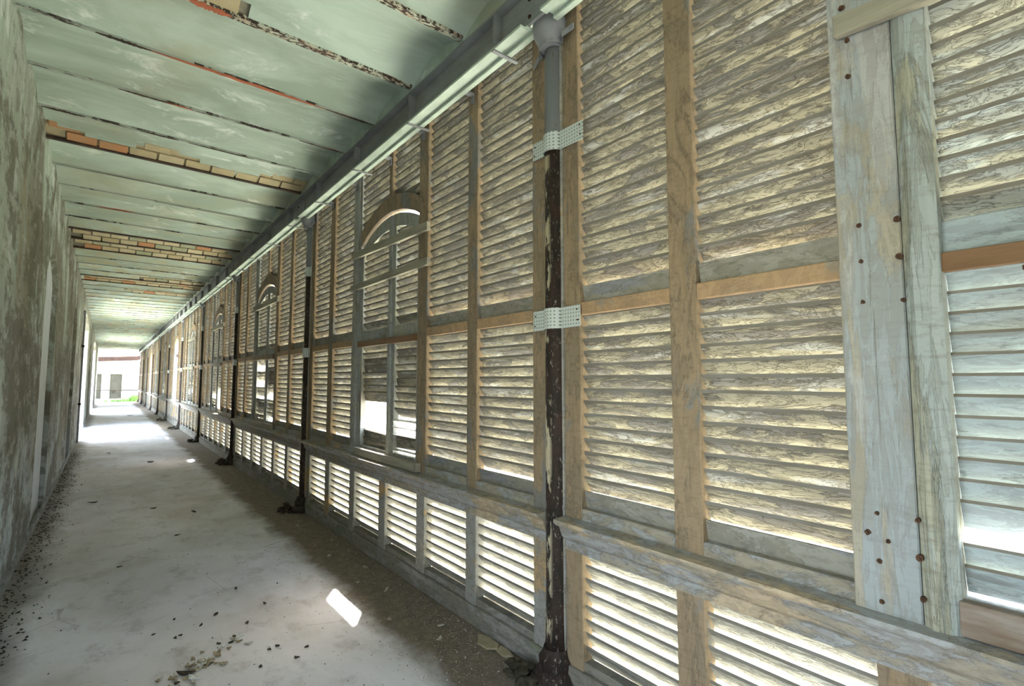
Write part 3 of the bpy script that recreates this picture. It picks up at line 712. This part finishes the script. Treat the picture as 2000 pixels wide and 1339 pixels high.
# pipe on the wall by the first doorway
pp = thing('wall_pipe', 'thin dark pipe on the left wall before the open doorway', 'pipe', (WX + .03, 14.2, 0))
obj('pipe', lathe(nb(), [(.02, .0), (.02, 3.2)], WX + .03, 14.2, 10), mat_iron, pp)
for z in (.9, 2.3): obj('clamp', box(nb(), WX, WX + .06, 14.16, 14.24, z, z + .05), mat_dark, pp)

# ------------------------------------------------------------------ floor
fl = structure('floor', (WX / 2, 18, 0))
obj('floor_slab', box(nb(), WX - WT, .12, YBACK, YEND, -.25, 0), mat_floor, fl)
obj('threshold', box(nb(), WX, -.1, YEND - .01, YEND + .12, -.25, .015, .01), simple('end_threshold', (.16, .15, .13), (.10, .09, .08)), fl)

# ------------------------------------------------------------------ outside
gr = bpy.data.meshes.new('ground'); bm = nb(); bmesh.ops.create_grid(bm, x_segments=1, y_segments=1, size=120)
for v in bm.verts: v.co.z = -.25; v.co.y += 20
o = obj('ground', bm, mat_grass, None, None, 'structure')
# building beyond the end of the corridor
hb = thing('white_building', 'sunlit white rendered building beyond the corridor end', 'building', (-1, 50, -.25))
HY = 50
def hole_wall():
    bm = nb()
    for (x0, x1, z0, z1) in ((-14, -3.2, -.25, 3.1), (-2.15, -1.62, -.25, 3.1), (-.86, 9, -.25, 3.1), (-3.2, -2.15, 2.0, 3.1), (-1.62, -.86, 2.0, 3.1)):
        box(bm, x0, x1, HY, HY + .3, z0, z1)
    return bm
obj('wall', hole_wall(), mat_white, hb)
obj('door', box(nb(), -3.2, -2.15, HY + .14, HY + .2, 0, 2.0), mat_gdoor, hb, 'grey door')
obj('door', box(nb(), -1.62, -.86, HY + .14, HY + .2, 0, 2.0), mat_gdoor, hb, 'grey door')
obj('notice', (lambda bm: prism(bm, [(-1.5, .66), (-1.22, .66), (-1.27, .46), (-1.36, .42), (-1.45, .46)], 'Y', HY + .125, HY + .14))(nb()), mat_dark, hb, 'small dark shield shaped plate')
bm = nb(); prism(bm, [(-14, 2.75), (-3, 2.96), (.1, 3.14), (.6, 3.36), (9, 3.75), (9, 4.0), (.5, 3.64), (.0, 3.46), (-3, 3.30), (-14, 3.1)], 'Y', HY - .6, HY + .5)
obj('eaves', bm, mat_roof, hb)
rl = obj('handrail', box(nb(), WX, .0, YEND - .08, YEND - .02, .79, .85, .008), mat_dark, None, 'dark horizontal bar across the corridor end', None, False, 'rail')
def weeds(label, cx, cy, rx, ry, h, seed, n=160, z0=-.25):
    rnd = random.Random(seed); bm = nb()
    for _ in range(n):
        x = cx + rnd.gauss(0, rx); yy = cy + rnd.gauss(0, ry); hh = h * rnd.uniform(.4, 1); a = rnd.uniform(0, 6.28); wv = .03 + .05 * rnd.random(); dx, dy = math.cos(a) * wv, math.sin(a) * wv
        lx, ly = rnd.uniform(-.2, .2) * hh, rnd.uniform(-.2, .2) * hh
        v = [bm.verts.new(p_) for p_ in ((x, yy, z0), (x + lx * .5 + dx, yy + ly * .5 + dy, z0 + hh * .6), (x + lx, yy + ly, z0 + hh), (x + lx * .5 - dx, yy + ly * .5 - dy, z0 + hh * .6))]
        bm.faces.new(v)
    obj('weeds', bm, mat_leaf, None, label, 'stuff', False, 'plants')
weeds('green weeds growing at the end of the corridor', -.15, YEND + 1.4, .22, .3, .8, 3, 200)
weeds('low grass along the foot of the white building', -.6, HY - 2.2, .6, .25, .35, 4, 260)

# ------------------------------------------------------------------ litter on the floor
def chip_mesh(rnd, s, curl):
    bm = nb(); n = rnd.randint(5, 8); ang = sorted(rnd.uniform(0, 6.283) for _ in range(n)); el = rnd.uniform(1.0, 2.2)
    T, B = [], []
    for a in ang:
        r = s * rnd.uniform(.7, 1.1); x, yy = r * math.cos(a) * el, r * math.sin(a); z = curl * (x / s) ** 2 * s * .12 + .002
        T.append(bm.verts.new((x, yy, z + .004))); B.append(bm.verts.new((x, yy, max(z - .001, 0))))
    c1 = bm.verts.new((0, 0, .006)); c0 = bm.verts.new((0, 0, 0.0005))
    for i in range(n):
        j = (i + 1) % n
        bm.faces.new((T[i], T[j], c1)); bm.faces.new((B[j], B[i], c0)); bm.faces.new((T[i], B[i], B[j], T[j]))
    bmesh.ops.recalc_face_normals(bm, faces=bm.faces); return bm
rc = random.Random(21)
def chip(x, y, s, mat, label, group, curl=1.0, rz=None, cat='flake', name='paint_flake'):
    bm = chip_mesh(rc, s, curl); me = bpy.data.meshes.new(name); bm.to_mesh(me); bm.free(); me.materials.append(mat)
    place(name, me, None, label, None, cat, group, (x, y, .0005), (0, 0, rc.uniform(0, 6.28) if rc and rz is None else rz))
WL = ['white flake lying apart at the far end of the litter pile', 'white flake second from the far end of the litter pile', 'largest white flake in the middle of the litter pile', 'white flake at the near end of the litter pile, bottom of the photo', 'small white flake alone to the right of the litter pile']
for q, (x, y, s, mm) in enumerate(((-1.176, 1.554, .016, mat_chipw), (-1.26, 1.50, .014, mat_chipw), (-1.37, 1.38, .026, mat_chipw), (-1.43, 1.24, .022, mat_chipw), (-1.07, 1.33, .012, mat_chipw))):
    chip(x, y, s, mm, WL[q], 'white flakes in the litter pile')
for i in range(46):
    u = rc.random(); x = -1.20 - .33 * u + rc.gauss(0, .035); y = 1.52 - .28 * u + rc.gauss(0, .05)
    chip(x, y, rc.uniform(.007, .022), rc.choice((mat_chip, mat_chip, mat_chip, mat_tile, mat_tile, mat_dark)), 'small curled flake of debris in the foreground litter pile', 'flakes in the foreground litter pile', rc.uniform(.3, 2))
DL = ['left of a pair of dark scraps, left of the litter pile', 'right of a pair of dark scraps, left of the litter pile', 'dark scrap beyond the litter pile, third from the left', 'leftmost dark scrap beyond the litter pile',
      'small dark scrap high on the left, above the leftmost one', 'dark scrap above the far end of the litter pile', 'long dark scrap right above the apart white flake', 'dark scrap right of the litter pile, upper of two',
      'dark scrap right of the litter pile, lower of two', 'tiny dark scrap left of the sun patch', 'tiny dark scrap above and left of the sun patch', 'tiny dark scrap in mid floor, above all foreground scraps',
      'dark scrap at the bottom of the photo, rightmost', 'dark scrap at the bottom of the photo, second from right', 'dark scrap just right of the near end of the litter pile']
for q, (x, y, s) in enumerate(((-1.46, 1.783, .014), (-1.44, 1.80, .010), (-1.335, 1.863, .012), (-1.563, 1.904, .012), (-1.449, 2.056, .008), (-1.24, 1.97, .013), (-1.10, 1.72, .014), (-1.02, 1.32, .016), (-1.07, 1.30, .014),
                (-.95, 1.95, .008), (-.80, 2.25, .006), (-1.05, 2.35, .008), (-.9, 1.2, .010), (-.98, 1.12, .012), (-1.15, 1.15, .012))):
    chip(x, y, s, mat_dark, DL[q], 'dark scraps on the bare floor')
for q, (x, y, s) in enumerate(((-1.9, 6.3, .05), (-1.35, 5.5, .06), (-1.15, 9.6, .05), (-1.7, 3.4, .03), (-1.25, 4.1, .035), (-1.0, 5.0, .05), (-1.75, 11.5, .06), (-1.0, 25, .12))):
    chip(x, y, s * .6, mat_dark, ('flat dark scrap on the floor near the left wall, level with the third column', 'flat dark scrap in mid corridor, just past the second column', 'flat dark scrap on the floor level with the third column, right side',
         'small dark scrap left of centre, before the second column', 'small dark scrap in mid corridor, level with the second column', 'flat dark scrap between the second column and the dirt strip', 'dark scrap far down the left side of the corridor', 'single dark scrap in the sunlit stretch of floor far away')[q], None)
def slab_piece(pts, z, th, label):
    bm = nb(); prism(bm, pts, 'Z', z, z + th); bmesh.ops.bevel(bm, geom=bm.edges[:], offset=.002, segments=1, affect='EDGES')
    obj('broken_tile', bm, mat_tile, None, label, None, False, 'tile')
slab_piece([(-.135, .62), (-.075, .70), (-.040, .64), (-.045, .53), (-.085, .50), (-.130, .54)], .001, .010, 'larger broken tan tile piece left of the nearest column')
slab_piece([(-.098, .490), (-.050, .515), (-.040, .45), (-.060, .385), (-.105, .42)], .001, .010, 'smaller broken tan tile piece close to the nearest column')
chip(-.11, .31, .012, simple('mint_flake', (.40, .55, .45), (.35, .48, .40)), 'small mint green flake by the nearest column', None)
for q, (x, y, s) in enumerate(((-.22, 1.62, .022), (-.30, 2.6, .022), (-.19, .95, .018), (-.33, 1.9, .014), (-.16, 2.15, .018), (-.28, .8, .014), (-.40, 1.2, .012), (-.12, 3.0, .02), (-.25, 3.7, .025))):
    chip(x, y, s, mat_chip, 'pale flake on the dirt strip, ' + ('fourth along from the nearest column', 'beside the third low shutter panel', 'closest to the broken tiles', 'at the lit edge beside the bright sun patch', 'lying close to the sole plate',
         'at the inner side near the broken tiles', 'at the outer edge below the sun patch', 'against the sole plate, midway', 'farthest, by the second column')[q], 'pale flakes on the dirt strip')
def grit(label, n, fx, fy, s0, s1, mat, seed):
    rnd = random.Random(seed); V = []; F = []
    for _ in range(n):
        x, y = fx(rnd), fy(rnd); s = rnd.uniform(s0, s1); a = rnd.uniform(0, 6.28); k = len(V)
        for j in range(3): V.append((x + s * math.cos(a + 2.1 * j) * rnd.uniform(.6, 1.4), y + s * math.sin(a + 2.1 * j) * rnd.uniform(.6, 1.4), .0004))
        V.append((x, y, s * rnd.uniform(.4, 1.1))); F += [(k, k + 1, k + 3), (k + 1, k + 2, k + 3), (k + 2, k, k + 3)]
    me = bpy.data.meshes.new('grit'); me.from_pydata(V, [], F); me.materials.append(mat)
    place('grit', me, None, label, 'stuff', 'grit')
gx = lambda r: -.045 - min(abs(r.gauss(0, .22)), .75)
grit('fine brown grit along the foot of the louvered wall', 9000, gx, lambda r: r.random() ** 1.6 * 9 - .3, .0015, .005, simple('brown_grit', (.16, .12, .08), (.24, .20, .14), (40, 40, 40)), 1)
grit('pale crumbs of paint scattered along the louvered wall', 1800, gx, lambda r: r.random() ** 1.5 * 9 - .3, .002, .006, mat_chip, 2)
grit('dark crumbs along the foot of the left wall', 1200, lambda r: WX + .02 + min(abs(r.gauss(0, .10)), .4), lambda r: 2 + r.random() * 10, .004, .013, mat_dark, 3)
grit('tiny dark crumbs spread over the concrete floor', 500, lambda r: r.uniform(-2.2, -.5), lambda r: .6 + r.random() ** 1.5 * 10, .0015, .006, mat_dark, 4)
